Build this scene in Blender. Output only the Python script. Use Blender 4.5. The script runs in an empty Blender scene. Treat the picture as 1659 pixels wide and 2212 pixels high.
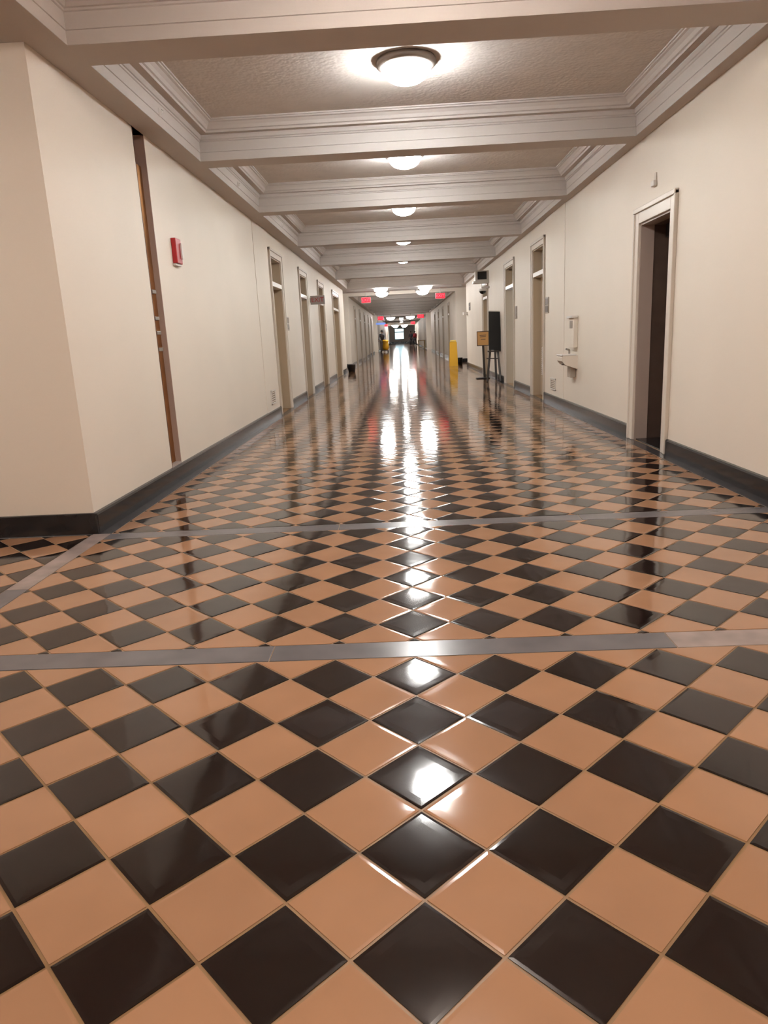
import bpy, bmesh, math, random
from mathutils import Vector, Matrix, Euler
random.seed(7)
S = bpy.context.scene
C = S.collection
R = math.radians

# ------------------------------------------------------------------ camera
FPX, CAMH = 1545.2, 1.162
cam_d = bpy.data.cameras.new('camera')
cam_d.sensor_fit = 'VERTICAL'; cam_d.sensor_height = 36.0
cam_d.lens = FPX / 2212 * 36.0
cam_d.clip_end = 400
cam = bpy.data.objects.new('camera', cam_d); C.objects.link(cam)
yaw, pit, rol = R(2.048), R(13.69), R(-2.86)
Rz = Matrix(((math.cos(yaw), math.sin(yaw), 0), (-math.sin(yaw), math.cos(yaw), 0), (0, 0, 1)))
Bm = Matrix(((1, 0, 0), (0, 0, -1), (0, 1, 0)))
Rx = Matrix(((1, 0, 0), (0, math.cos(pit), -math.sin(pit)), (0, math.sin(pit), math.cos(pit))))
Rr = Matrix(((math.cos(rol), -math.sin(rol), 0), (math.sin(rol), math.cos(rol), 0), (0, 0, 1)))
W2C = Rr @ Rx @ Bm @ Rz
cam.matrix_world = Matrix.Translation((0, 0, CAMH)) @ Matrix((W2C[0], -W2C[1], -W2C[2])).transposed().to_4x4()
S.camera = cam

# ------------------------------------------------------------------ world, exposure
w = bpy.data.worlds.new('world'); S.world = w; w.use_nodes = True
w.node_tree.nodes['Background'].inputs[0].default_value = (0.02, 0.02, 0.02, 1)
w.node_tree.nodes['Background'].inputs[1].default_value = 0.2
vs = S.view_settings
vs.view_transform = 'Standard'; vs.look = 'None'; vs.gamma = 1; vs.use_curve_mapping = False
vs.exposure = 0.0
S.cycles.use_denoising = True
S.cycles.use_light_tree = False
S.cycles.use_adaptive_sampling = True; S.cycles.adaptive_threshold = 0.12; S.cycles.adaptive_min_samples = 16
S.cycles.max_bounces = 6; S.cycles.diffuse_bounces = 4; S.cycles.glossy_bounces = 3; S.cycles.transmission_bounces = 0
S.cycles.caustics_reflective = False; S.cycles.caustics_refractive = False
S.cycles.sample_clamp_indirect = 6.0
LAMP = 133.0            # radiance of the glass domes
LAMPC = (1.0, 0.985, 0.955)

# ------------------------------------------------------------------ materials
def srgb(r, g, b):
    f = lambda c: ((c / 255) / 12.92 if c / 255 <= 0.04045 else ((c / 255 + 0.055) / 1.055) ** 2.4)
    return (f(r), f(g), f(b), 1)
MATS = {}
def mat(name, col, rough=0.5, metal=0.0, var=0.0, vscale=3.0, bump=0.0, bscale=40.0, spec=0.5, emit=None, estr=0.0, coat=0.0, objrand=0.0):
    m = bpy.data.materials.new(name); m.use_nodes = True
    nt = m.node_tree; b = nt.nodes['Principled BSDF']
    b.inputs['Base Color'].default_value = col
    b.inputs['Roughness'].default_value = rough
    b.inputs['Metallic'].default_value = metal
    b.inputs['Specular IOR Level'].default_value = spec
    b.inputs['Coat Weight'].default_value = coat
    geo = nt.nodes.new('ShaderNodeNewGeometry')
    if var or objrand:
        hsv = nt.nodes.new('ShaderNodeHueSaturation'); hsv.inputs['Color'].default_value = col
        no = nt.nodes.new('ShaderNodeTexNoise'); no.inputs['Scale'].default_value = vscale; no.inputs['Detail'].default_value = 2
        nt.links.new(geo.outputs['Position'], no.inputs['Vector'])
        mr = nt.nodes.new('ShaderNodeMapRange'); mr.inputs[1].default_value = 0.3; mr.inputs[2].default_value = 0.7
        mr.inputs[3].default_value = 1 - var; mr.inputs[4].default_value = 1 + var
        nt.links.new(no.outputs['Fac'], mr.inputs[0])
        out = mr.outputs[0]
        if objrand:
            oi = nt.nodes.new('ShaderNodeObjectInfo')
            m2 = nt.nodes.new('ShaderNodeMapRange'); m2.inputs[3].default_value = 1 - objrand; m2.inputs[4].default_value = 1 + objrand
            nt.links.new(oi.outputs['Random'], m2.inputs[0])
            mu = nt.nodes.new('ShaderNodeMath'); mu.operation = 'MULTIPLY'
            nt.links.new(out, mu.inputs[0]); nt.links.new(m2.outputs[0], mu.inputs[1]); out = mu.outputs[0]
        nt.links.new(out, hsv.inputs['Value'])
        nt.links.new(hsv.outputs[0], b.inputs['Base Color'])
    if bump:
        n2 = nt.nodes.new('ShaderNodeTexNoise'); n2.inputs['Scale'].default_value = bscale; n2.inputs['Detail'].default_value = 1
        nt.links.new(geo.outputs['Position'], n2.inputs['Vector'])
        bp = nt.nodes.new('ShaderNodeBump'); bp.inputs['Strength'].default_value = bump; bp.inputs['Distance'].default_value = 0.02
        nt.links.new(n2.outputs['Fac'], bp.inputs['Height']); nt.links.new(bp.outputs[0], b.inputs['Normal'])
    if emit:
        b.inputs['Emission Color'].default_value = emit; b.inputs['Emission Strength'].default_value = estr
    MATS[name] = m
    return m
TAN, DARK = (0.37, 0.205, 0.118, 1), srgb(29, 20, 18)
mat('wall', (0.865, 0.79, 0.69, 1), 0.55, var=0.03, vscale=0.8, bump=0.03, bscale=60)
mat('ceil', (0.67, 0.628, 0.597, 1), 0.6, var=0.02, vscale=1.5)
mat('panel', (0.80, 0.76, 0.72, 1), 0.7, var=0.04, vscale=5, bump=0.25, bscale=26)
mat('trim', (0.74, 0.675, 0.595, 1), 0.35)
mat('grout', srgb(134, 104, 70), 0.4, var=0.15, vscale=9)
mat('tan', TAN, 0.085, var=0.06, vscale=4, bump=0.035, bscale=7, objrand=0.05)
mat('dark', DARK, 0.08, var=0.12, vscale=4, bump=0.035, bscale=7, objrand=0.14)
mat('slate', srgb(100, 98, 102), 0.22, var=0.14, vscale=5, bump=0.03, bscale=10)
mat('marble', srgb(150, 136, 132), 0.2, var=0.2, vscale=6)
mat('base', srgb(30, 29, 31), 0.2, var=0.2, vscale=5)
mat('border', srgb(62, 60, 63), 0.2, var=0.12, vscale=6)
mat('bronze', srgb(196, 142, 84), 0.3, metal=1.0, var=0.15, vscale=4)
mat('brownjamb', srgb(104, 78, 66), 0.4)
mat('mauve', srgb(200, 174, 160), 0.4)
mat('jambtan', srgb(184, 166, 142), 0.4)
mat('taupe', srgb(176, 160, 150), 0.4)
mat('steel', (0.45, 0.42, 0.39, 1), 0.3, metal=0.8)
mat('darksteel', srgb(70, 64, 60), 0.4, metal=0.6)
mat('dome', (0.9, 0.88, 0.85, 1), 0.3, emit=(*LAMPC, 1), estr=LAMP)
mat('dome_big', (0.9, 0.88, 0.85, 1), 0.3, emit=(*LAMPC, 1), estr=LAMP * 0.4)
mat('dome_far', (0.9, 0.88, 0.85, 1), 0.3, emit=(*LAMPC, 1), estr=LAMP * 0.35)
mat('dome_warm', (0.9, 0.88, 0.85, 1), 0.3, emit=(1.0, 0.86, 0.76, 1), estr=LAMP)
mat('darkwood', srgb(84, 68, 60), 0.4, var=0.15, vscale=6)
mat('black', srgb(10, 9, 10), 0.5)
mat('blackglass', srgb(6, 6, 8), 0.08)
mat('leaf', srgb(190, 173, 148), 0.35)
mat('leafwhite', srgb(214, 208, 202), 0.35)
mat('frost', srgb(178, 168, 156), 0.15)
mat('white', srgb(232, 228, 222), 0.35)
mat('alarmred', srgb(170, 22, 30), 0.3)
mat('exitred', srgb(200, 10, 24), 0.4, emit=(1.0, 0.012, 0.03, 1), estr=1.7)
mat('exitletter', srgb(240, 60, 70), 0.4, emit=(1.0, 0.10, 0.13, 1), estr=2.2)
mat('exitoff', srgb(150, 40, 46), 0.4)
mat('greybox', srgb(150, 144, 138), 0.4)
mat('signgrey', srgb(150, 138, 126), 0.4)
mat('signdark', srgb(84, 72, 64), 0.4)
mat('yellow', srgb(228, 176, 34), 0.4)
mat('yellowpale', srgb(240, 214, 120), 0.4)
mat('paper', srgb(222, 172, 108), 0.5)
mat('bluesign', srgb(110, 140, 230), 0.4, emit=(0.25, 0.40, 1.0, 1), estr=0.8)
mat('window', srgb(200, 235, 250), 0.3, emit=(0.62, 0.90, 1.0, 1), estr=1.6)
mat('daylight', srgb(220, 232, 250), 0.3, emit=(0.62, 0.78, 1.0, 1), estr=9.0)
mat('skin', srgb(120, 84, 66), 0.5)
mat('cloth_dark', srgb(44, 44, 50), 0.8)
mat('cloth_grey', srgb(84, 82, 84), 0.8)
mat('cloth_red', srgb(150, 34, 44), 0.7)
mat('hair', srgb(24, 18, 16), 0.7)
mat('greybag', srgb(96, 92, 90), 0.6)
mat('tablewood', srgb(176, 150, 104), 0.4)

for k in ('exitred', 'exitletter', 'bluesign', 'window'):
    MATS[k].cycles.emission_sampling = 'NONE'
# far floor: the same diagonal checker where the tiles are too small to be told apart
TP = 0.21
def far_floor_mat():
    m = bpy.data.materials.new('far_tile'); m.use_nodes = True
    nt = m.node_tree; b = nt.nodes['Principled BSDF']; b.inputs['Roughness'].default_value = 0.09
    geo = nt.nodes.new('ShaderNodeNewGeometry')
    mp = nt.nodes.new('ShaderNodeMapping'); mp.inputs['Rotation'].default_value = (0, 0, R(45))
    s = 1 / TP; mp.inputs['Scale'].default_value = (s, s, 0); mp.inputs['Location'].default_value = (0.02, 0.02, 0.5)
    nt.links.new(geo.outputs['Position'], mp.inputs[0])
    ch = nt.nodes.new('ShaderNodeTexChecker'); ch.inputs['Scale'].default_value = 1.0
    ch.inputs['Color1'].default_value = TAN; ch.inputs['Color2'].default_value = DARK
    nt.links.new(mp.outputs[0], ch.inputs['Vector']); nt.links.new(ch.outputs[0], b.inputs['Base Color'])
    no = nt.nodes.new('ShaderNodeTexNoise'); no.inputs['Scale'].default_value = 5; no.inputs['Detail'].default_value = 3
    nt.links.new(geo.outputs['Position'], no.inputs['Vector'])
    bp = nt.nodes.new('ShaderNodeBump'); bp.inputs['Strength'].default_value = 0.06; bp.inputs['Distance'].default_value = 0.02
    nt.links.new(no.outputs['Fac'], bp.inputs['Height']); nt.links.new(bp.outputs[0], b.inputs['Normal'])
    MATS['far_tile'] = m
far_floor_mat()

# ------------------------------------------------------------------ mesh helpers
class MB:
    def __init__(s): s.v = []; s.f = []
    def box(s, x0, x1, y0, y1, z0, z1):
        x0, x1 = sorted((x0, x1)); y0, y1 = sorted((y0, y1)); z0, z1 = sorted((z0, z1))
        n = len(s.v)
        s.v += [(x0, y0, z0), (x1, y0, z0), (x1, y1, z0), (x0, y1, z0), (x0, y0, z1), (x1, y0, z1), (x1, y1, z1), (x0, y1, z1)]
        s.f += [tuple(n + i for i in q) for q in ((3, 2, 1, 0), (4, 5, 6, 7), (0, 1, 5, 4), (1, 2, 6, 5), (2, 3, 7, 6), (3, 0, 4, 7))]
        return s
    def bbox(s, x0, x1, y0, y1, z0, z1, bv=0.004):
        # box with bevelled edges
        bm = bmesh.new(); bmesh.ops.create_cube(bm, size=1)
        for v in bm.verts:
            v.co = Vector(((x0 + x1) / 2 + v.co.x * abs(x1 - x0), (y0 + y1) / 2 + v.co.y * abs(y1 - y0), (z0 + z1) / 2 + v.co.z * abs(z1 - z0)))
        bmesh.ops.bevel(bm, geom=list(bm.edges), offset=min(bv, 0.4 * min(abs(x1 - x0), abs(y1 - y0), abs(z1 - z0))), segments=2, affect='EDGES', profile=0.5)
        return s.addbm(bm)
    def addbm(s, bm, M=None):
        n = len(s.v); bm.verts.index_update()
        s.v += [tuple((M @ v.co) if M else v.co) for v in bm.verts]
        s.f += [tuple(n + v.index for v in f.verts) for f in bm.faces]
        bm.free(); return s
    def lathe(s, prof, cx=0, cy=0, cz=0, seg=28, axis='z'):
        n = len(s.v); k = len(prof)
        for i in range(seg):
            a = 2 * math.pi * i / seg; c, t = math.cos(a), math.sin(a)
            for r, h in prof:
                p = (r * c, r * t, h) if axis == 'z' else ((h, r * c, r * t) if axis == 'x' else (r * c, h, r * t))
                s.v.append((cx + p[0], cy + p[1], cz + p[2]))
        for i in range(seg):
            j = (i + 1) % seg
            for q in range(k - 1):
                s.f.append((n + i * k + q, n + j * k + q, n + j * k + q + 1, n + i * k + q + 1))
        return s
    def tube(s, pts, r, seg=8):
        pts = [Vector(p) for p in pts]
        for a, b in zip(pts[:-1], pts[1:]):
            d = (b - a); L = d.length; q = d.to_track_quat('Z', 'Y').to_matrix()
            n = len(s.v)
            for h in (0, L):
                for i in range(seg):
                    t = 2 * math.pi * i / seg
                    s.v.append(tuple(a + q @ Vector((r * math.cos(t), r * math.sin(t), h))))
            for i in range(seg):
                j = (i + 1) % seg; s.f.append((n + i, n + j, n + seg + j, n + seg + i))
            s.f.append(tuple(n + i for i in reversed(range(seg)))); s.f.append(tuple(n + seg + i for i in range(seg)))
        return s
    def mesh(s, name, m, smooth=False):
        me = bpy.data.meshes.new(name); me.from_pydata(s.v, [], s.f); me.update()
        bm = bmesh.new(); bm.from_mesh(me); bmesh.ops.recalc_face_normals(bm, faces=bm.faces); bm.to_mesh(me); bm.free()
        me.materials.append(MATS[m])
        if smooth:
            me.polygons.foreach_set('use_smooth', [True] * len(me.polygons))
        return me
    def obj(s, name, m, parent=None, smooth=False):
        o = bpy.data.objects.new(name, s.mesh(name, m, smooth)); C.objects.link(o)
        if parent: o.parent = parent
        return o
def tag(o, label, cat, group=None, kind=None):
    o['label'] = label; o['category'] = cat
    if group: o['group'] = group
    if kind: o['kind'] = kind
    return o
def empty(name, loc=(0, 0, 0)):
    o = bpy.data.objects.new(name, None); o.empty_display_size = 0.1; o.location = loc; C.objects.link(o); return o
def text_mesh(txt, size, depth, name):
    cu = bpy.data.curves.new(name, 'FONT'); cu.body = txt; cu.size = size; cu.extrude = depth; cu.align_x = 'CENTER'; cu.align_y = 'CENTER'
    o = bpy.data.objects.new(name, cu); C.objects.link(o)
    dg = bpy.context.evaluated_depsgraph_get(); me = bpy.data.meshes.new_from_object(o.evaluated_get(dg))
    bpy.data.objects.remove(o); return me

# ------------------------------------------------------------------ dimensions
XL, XR = -2.06, 2.38            # wall faces
ZS = 2.88                       # underside of beams and edge soffits
FL, FR = -1.85, 2.27            # inner faces of the coffers
HALL0, HALL1 = 26.9, 31.0       # first cross hall
YEND = 125.0

# ------------------------------------------------------------------ floor
fl = MB().box(-9, 9, -5, YEND + 1, -0.25, -0.0022).obj('floor', 'grout')
tag(fl, 'polished diagonal checkerboard floor of tan and dark brown tiles with grey strips', 'floor', kind='structure')
def clip(poly, a, b, c):        # keep a*x+b*y<=c
    out = []
    for i in range(len(poly)):
        p, q = poly[i], poly[(i + 1) % len(poly)]
        dp, dq = a * p[0] + b * p[1] - c, a * q[0] + b * q[1] - c
        if dp <= 0: out.append(p)
        if dp * dq < 0:
            t = dp / (dp - dq); out.append((p[0] + t * (q[0] - p[0]), p[1] + t * (q[1] - p[1])))
    return out
def area(poly): return 0.5 * sum(poly[i][0] * poly[(i + 1) % len(poly)][1] - poly[(i + 1) % len(poly)][0] * poly[i][1] for i in range(len(poly)))
def inset(poly, d):
    res = poly[:]
    n = len(poly)
    for i in range(n):
        p, q = poly[i], poly[(i + 1) % n]
        ex, ey = q[0] - p[0], q[1] - p[1]; L = math.hypot(ex, ey)
        if L < 1e-6: continue
        a, b = ey / L, -ex / L            # outward normal (ccw)
        res = clip(res, a, b, a * p[0] + b * p[1] - d)
        if len(res) < 3: return []
    return res
DG = TP / math.sqrt(2)          # half diagonal
# field: x0,x1,y0,y1, y of a row of dark tiles centred on x=0
FIELDS = [(-3.3, FR, -0.6, 2.47, 1.28 - DG), (-1.96, FR, 2.61, 4.345, 2.79), (-3.6, -2.08, 2.61, 4.47, 2.79), (-1.955, FR, 4.485, HALL0, 4.665 - DG)]
tiles = []
for x0, x1, y0, y1, yc in FIELDS:
    ni = int((max(abs(x0), abs(x1)) + 1) / DG) + 2
    nj0, nj1 = int((y0 - yc) / DG) - 2, int((y1 - yc) / DG) + 2
    for i in range(-ni, ni + 1):
        for j in range(nj0, nj1 + 1):
            if (i + j) % 2: continue
            cx, cy = i * DG, yc + j * DG
            if cx < x0 - DG or cx > x1 + DG or cy < y0 - DG or cy > y1 + DG: continue
            dark = (i % 2 == 0)
            p = [(cx + DG, cy), (cx, cy + DG), (cx - DG, cy), (cx, cy - DG)]
            full = (cx - DG >= x0 and cx + DG <= x1 and cy - DG >= y0 and cy + DG <= y1)
            if not full:
                p = clip(p, -1, 0, -x0); p = p and clip(p, 1, 0, x1); p = p and clip(p, 0, -1, -y0); p = p and clip(p, 0, 1, y1)
                if not p or len(p) < 3 or area(p) < 0.0006: continue
            tiles.append((cx, cy, dark, p, full))
def tile_geo(poly, cx, cy, soft=False):
    # slightly pillowed tile: flat centre, soft slope, rounder edge, short side
    n = len(inset(poly, 0.0036)); rings = []
    for d, z in (((0.034, 0.0), (0.0036, -0.0003), (0.0036, -0.006)) if soft else ((0.034, 0.0), (0.0112, -0.00022), (0.0036, -0.0008), (0.0036, -0.006))):
        r = inset(poly, d)
        if len(r) == n: rings.append([(x - cx, y - cy, z) for x, y in r])
    if n < 3 or len(rings) < 2: return None
    v = [p for r in rings for p in r]; f = [tuple(range(n))]
    for q in range(len(rings) - 1):
        for k in range(n):
            m = (k + 1) % n; f.append((q * n + k, q * n + n + k, q * n + n + m, q * n + m))
    return v, f
def mk(v, f, m, name='tile'):
    me = bpy.data.meshes.new(name); me.from_pydata(v, [], f); me.update(); me.materials.append(MATS[m]); return me
g0 = tile_geo([(DG, 0), (0, DG), (-DG, 0), (0, -DG)], 0, 0)
SHARED = {True: mk(*g0, 'dark'), False: mk(*g0, 'tan')}
def in_view(x, y):
    q = W2C @ Vector((x, y, -CAMH))
    if q.z <= 0.1: return 0
    u, v = 829.5 + FPX * q.x / q.z, 1106 + FPX * q.y / q.z
    if u < -90 or u > 1750 or v > 2330: return 0
    return abs(area([(0, 0), (1, 0), (0, 1)])) / (q.z ** 3)
vis = sorted([t for t in tiles], key=lambda t: -in_view(t[0], t[1]))
single, rest = vis[:298], vis[298:]
TI = 0.0016                      # slight tilt of each tile, as laid
for cx, cy, dark, p, full in single:
    if full: me = SHARED[dark]
    else:
        g = tile_geo(p, cx, cy)
        if not g: continue
        me = mk(*g, 'dark' if dark else 'tan')
    o = bpy.data.objects.new('tile', me); C.objects.link(o); o.parent = fl
    o.location = (cx, cy, 0); o.rotation_euler = (random.gauss(0, TI), random.gauss(0, TI), 0)
for dk in (True, False):
    vv, ff = [], []
    for cx, cy, dark, p, full in rest:
        if dark != dk: continue
        g = tile_geo(p, cx, cy, cy > 6.5)
        if not g: continue
        n = len(vv); a, b = random.gauss(0, TI * 1.3), random.gauss(0, TI * 1.3)
        vv += [(x + cx, y + cy, z + a * x + b * y) for x, y, z in g[0]]
        ff += [tuple(n + k for k in q) for q in g[1]]
    o = bpy.data.objects.new('tile_field', mk(vv, ff, 'dark' if dk else 'tan', 'tile_field')); C.objects.link(o); o.parent = fl
    o['kind'] = 'stuff'
m = MB().box(-9, 9, HALL0, HALL1, -0.2, 0).box(-2.2, 2.4, HALL1, YEND, -0.2, 0)
o = m.obj('tile_field', 'far_tile', fl); o['kind'] = 'stuff'
o = MB().box(-9, -3.6, -0.6, 4.47, -0.2, 0).box(-9, -3.3, -0.6, 2.47, -0.2, 0).box(-9, 9, -5, -0.6, -0.2, 0).obj('tile_field', 'far_tile', fl); o['kind'] = 'stuff'
def slab(x0, x1, y0, y1, m='slate'):
    return MB().bbox(x0 + 0.0015, x1 - 0.0015, y0 + 0.0015, y1 - 0.0015, -0.05, random.uniform(-0.0006, 0.0006), 0.0015).obj('border_slab', m, fl)
for x0, x1, m in ((-3.6, -2.08, 'slate'), (-2.08, -0.55, 'slate'), (-0.55, 0.97, 'slate'), (0.97, XR, 'marble')):
    slab(x0, x1, 2.47, 2.61, m)
for x0, x1 in ((-1.96, -0.45), (-0.45, 1.08), (1.08, FR)):
    slab(x0, x1, 4.345, 4.485)
slab(-2.08, -1.96, 2.61, 3.42); slab(-2.08, -1.96, 3.42, 4.485, 'marble')
for k in range(12):
    y0 = 4.485 + k * 1.87
    slab(XL - 0.0, -1.955, y0, min(y0 + 1.87, HALL0), 'border')
for k in range(15):
    y0 = -0.6 + k * 1.87
    if y0 > HALL0: break
    slab(FR, XR, y0, min(y0 + 1.87, HALL0), 'border')
slab(-3.6, -2.08, 4.47, 4.5, 'slate')

# ------------------------------------------------------------------ walls with door openings
def wall(name, x0, x1, y0, y1, opens, label, ztop=2.8795, niche=None):
    m = MB(); ys = y0
    for a, b, zt in sorted(opens):
        m.box(x0, x1, ys, a, 0, ztop); m.box(x0, x1, a, b, zt, ztop); ys = b
    m.box(x0, x1, ys, y1, 0, ztop)
    o = m.obj(name, 'wall'); tag(o, label, 'wall', kind='structure'); return o
# doors: side, y0, y1, head height
LD = [(12.02, 13.02, 2.52), (15.35, 16.40, 2.52), (18.75, 19.85, 2.52), (22.6, 24.6, 2.52)]
RD = [(6.67, 7.52, 2.12), (12.4, 13.4, 2.52), (15.65, 16.85, 2.52), (20.3, 21.4, 2.45)]
SLOT = (6.15, 6.42)
wl = wall('wall_left', XL - 0.30, XL, 4.5, HALL0, LD + [(SLOT[0], SLOT[1], 2.8795)], 'cream painted left corridor wall with recessed doors')
wr = wall('wall_right', XR, XR + 0.30, -5, HALL0, RD, 'cream painted right corridor wall with the dark open doorway')
# shallow pilasters
MB().box(XL - 0.01, XL + 0.006, 10.75, 11.86, 0.14, ZS).obj('pilaster', 'wall', wl)
MB().box(XR - 0.006, XR + 0.01, 10.86, 12.25, 0.14, ZS).obj('pilaster', 'wall', wr)
# side corridor by the camera on the left
o = MB().box(-7, XL - 0.3, 4.5, 4.8, 0, 2.979).obj('wall_end', 'wall')
tag(o, 'cream wall facing the camera, left of the near corner', 'wall', kind='structure')
o = MB().box(-7, XL - 0.3, 0.4, 0.7, 0, 2.979).box(XL - 0.3, XL, -5, 0.7, 0, 2.8795).obj('wall_near', 'wall'); tag(o, 'cream wall of the side corridor behind the camera', 'wall', kind='structure')
o = MB().box(-7.3, -7, 0.4, 4.8, 0, 2.979).obj('wall_side', 'wall'); tag(o, 'cream wall closing the side corridor', 'wall', kind='structure')
o = MB().box(XL - 0.3, XR + 0.3, -5.2, -5, 0, 2.8795).obj('wall_back', 'wall'); tag(o, 'cream wall behind the camera', 'wall', kind='structure')
# cross hall and the far corridor
FD_L = [(34.3, 35.3, 2.52), (38.6, 39.6, 2.52), (43.2, 44.2, 2.52), (48.0, 49.0, 2.52), (52.4, 53.4, 2.52)]
FD_R = [(35.0, 36.0, 2.52), (39.8, 40.8, 2.52), (44.6, 45.6, 2.52), (49.5, 50.5, 2.52)]
XFL, XFR = -2.16, 2.30
o = wall('wall_left_far', XFL - 0.3, XFL, HALL1, 57, FD_L, 'cream left wall beyond the first cross hall'); wlf = o
o = wall('wall_right_far', XFR, XFR + 0.3, HALL1, 57, FD_R, 'cream right wall beyond the first cross hall'); wrf = o
o = MB().box(-9, XFL - 0.3, HALL1, HALL1 + 0.25, 0, 3.2).box(XFR + 0.3, 9, HALL1, HALL1 + 0.25, 0, 3.2).box(-9, XL - 0.3, HALL0 - 0.25, HALL0, 0, 3.2).box(XR + 0.3, 9, HALL0 - 0.25, HALL0, 0, 3.2).box(XL - 0.3, XR + 0.3, HALL0 - 0.002, HALL0, ZS, 3.2).box(XFL - 0.3, XFR + 0.3, HALL1, HALL1 + 0.002, ZS + 0.001, 3.2).box(-9.2, -9, HALL0, HALL1, 0, 3.2).box(9, 9.2, HALL0, HALL1, 0, 3.2).obj('wall_cross', 'wall')
tag(o, 'cream walls of the first cross hall', 'wall', kind='structure')
H2a, H2b = 57.0, 62.0
XGL, XGR = -2.0, 2.1
o = MB().box(XGL - 0.3, XGL, H2b, YEND, 0, 3.2).box(-6, XGL - 0.3, H2b, H2b + 0.2, 0, 3.2).box(-6.2, -6, H2a - 0.2, H2b, 0, 3.2).box(-6, XFL - 0.3, H2a - 0.2, H2a, 0, 3.2).obj('wall_left_end', 'wall'); tag(o, 'cream left wall of the farthest corridor stretch', 'wall', kind='structure')
o = MB().box(XGR, XGR + 0.3, H2b, YEND, 0, 3.2).box(XGR + 0.3, 6, H2b, H2b + 0.2, 0, 3.2).box(6, 6.2, H2a - 0.2, H2b, 0, 3.2).box(XFR + 0.3, 6, H2a - 0.2, H2a, 0, 3.2).obj('wall_right_end', 'wall'); tag(o, 'cream right wall of the farthest corridor stretch', 'wall', kind='structure')
WX0, WX1 = -1.15, 0.42
m = MB().box(-3, WX0, YEND, YEND + 0.3, 0, 3.3).box(WX1, 3, YEND, YEND + 0.3, 0, 3.3).box(WX0, WX1, YEND, YEND + 0.3, 0, 0.75).box(WX0, WX1, YEND, YEND + 0.3, 2.5, 3.3)
o = m.obj('wall_far', 'taupe'); tag(o, 'taupe end wall around the small bright window', 'wall', kind='structure')
wi = empty('window_1', ((WX0 + WX1) / 2, YEND + 0.1, 0.75)); tag(wi, 'small pale blue daylit window at the far end of the corridor', 'window', kind='structure')
def rel(mb, parent, name, mt, smooth=False):
    o = mb.obj(name, mt, parent, smooth); o.matrix_parent_inverse = Matrix.Translation(parent.location).inverted(); return o
rel(MB().box(WX0, WX1, YEND + 0.12, YEND + 0.13, 0.8, 1.86), wi, 'window_pane', 'window')
rel(MB().box(WX0, WX1, YEND + 0.12, YEND + 0.13, 2.0, 2.46), wi, 'window_pane', 'window')
rel(MB().box(WX0, WX1, YEND + 0.05, YEND + 0.17, 1.86, 2.0).box(WX0, WX0 + 0.05, YEND + 0.05, YEND + 0.17, 0.75, 2.5).box(WX1 - 0.05, WX1, YEND + 0.05, YEND + 0.17, 0.75, 2.5).box(WX0, WX1, YEND + 0.05, YEND + 0.17, 2.46, 2.5).box(WX0, WX1, YEND - 0.05, YEND + 0.17, 0.75, 0.8), wi, 'window_frame', 'taupe')

# pocket of the left slot: bronze door edge held in the wall
po = empty('trim_1', (XL, SLOT[0], 0.14)); tag(po, 'tall narrow recess with bronze door edge in the left wall', 'trim', kind='structure')
rel(MB().box(XL - 0.30, XL - 0.085, SLOT[0], SLOT[1], 0, 2.879), po, 'recess_back', 'brownjamb')
rel(MB().bbox(XL - 0.08, XL - 0.045, SLOT[0] + 0.004, SLOT[1] - 0.012, 0.15, 2.64, 0.004), po, 'bronze_edge', 'bronze')
rel(MB().box(XL - 0.085, XL + 0.003, SLOT[1] - 0.010, SLOT[1], 0.14, 2.879), po, 'recess_lining', 'mauve')
rel(MB().box(XL - 0.085, XL + 0.003, SLOT[0], SLOT[0] + 0.006, 0.14, 2.879), po, 'recess_lining', 'brownjamb')
for z in (1.62, 1.40, 1.28, 1.14):
    rel(MB().bbox(XL - 0.05, XL - 0.02, SLOT[0] + 0.10, SLOT[0] + 0.20, z, z + 0.03, 0.003), po, 'latch', 'steel')
rel(MB().box(XL - 0.06, XL + 0.004, SLOT[0], SLOT[1], 0.10, 0.16), po, 'sill_block', 'taupe')

# ------------------------------------------------------------------ baseboards
def base(name, side, x, runs, label):
    m = MB()
    for a, b in runs:
        s = side
        # flat board with a rounded top and a small shoe at the foot
        prof = [(0, 0), (-s * 0.024, 0), (-s * 0.024, 0.125), (-s * 0.018, 0.138), (0, 0.142)]
        n = len(m.v)
        for y in (a, b):
            m.v += [(x + p[0], y, p[1]) for p in prof]
        k = len(prof)
        for i in range(k):
            j = (i + 1) % k; m.f.append((n + i, n + j, n + k + j, n + k + i))
        m.f.append(tuple(n + i for i in range(k))); m.f.append(tuple(n + k + i for i in range(k)))
    o = m.obj(name, 'base'); tag(o, label, 'baseboard', kind='structure'); return o
def runs(y0, y1, ds, c=0.11):
    r = []; ys = y0
    for a, b, _ in sorted(ds):
        r.append((ys, a - c)); ys = b + c
    r.append((ys, y1)); return r
base('baseboard_left', -1, XL, runs(4.5, HALL0, LD), 'black stone baseboard along the left wall')
base('baseboard_right', 1, XR, runs(-5, HALL0, RD), 'black stone baseboard along the right wall')
base('baseboard_left_far', -1, XFL, runs(HALL1, 57, FD_L), 'dark baseboard of the left wall beyond the cross hall')
base('baseboard_right_far', 1, XFR, runs(HALL1, 57, FD_R), 'dark baseboard of the right wall beyond the cross hall')
o = MB().bbox(-7, XL + 0.022, 4.478, 4.502, 0, 0.142, 0.006).obj('baseboard_end', 'base'); tag(o, 'black baseboard on the wall facing the camera at left', 'baseboard', kind='structure')
o = MB().box(-9, XFL, HALL1 - 0.02, HALL1, 0, 0.142).box(XFR, 9, HALL1 - 0.02, HALL1, 0, 0.142).obj('baseboard_cross', 'base'); tag(o, 'dark baseboard in the first cross hall', 'baseboard', kind='structure')
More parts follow.
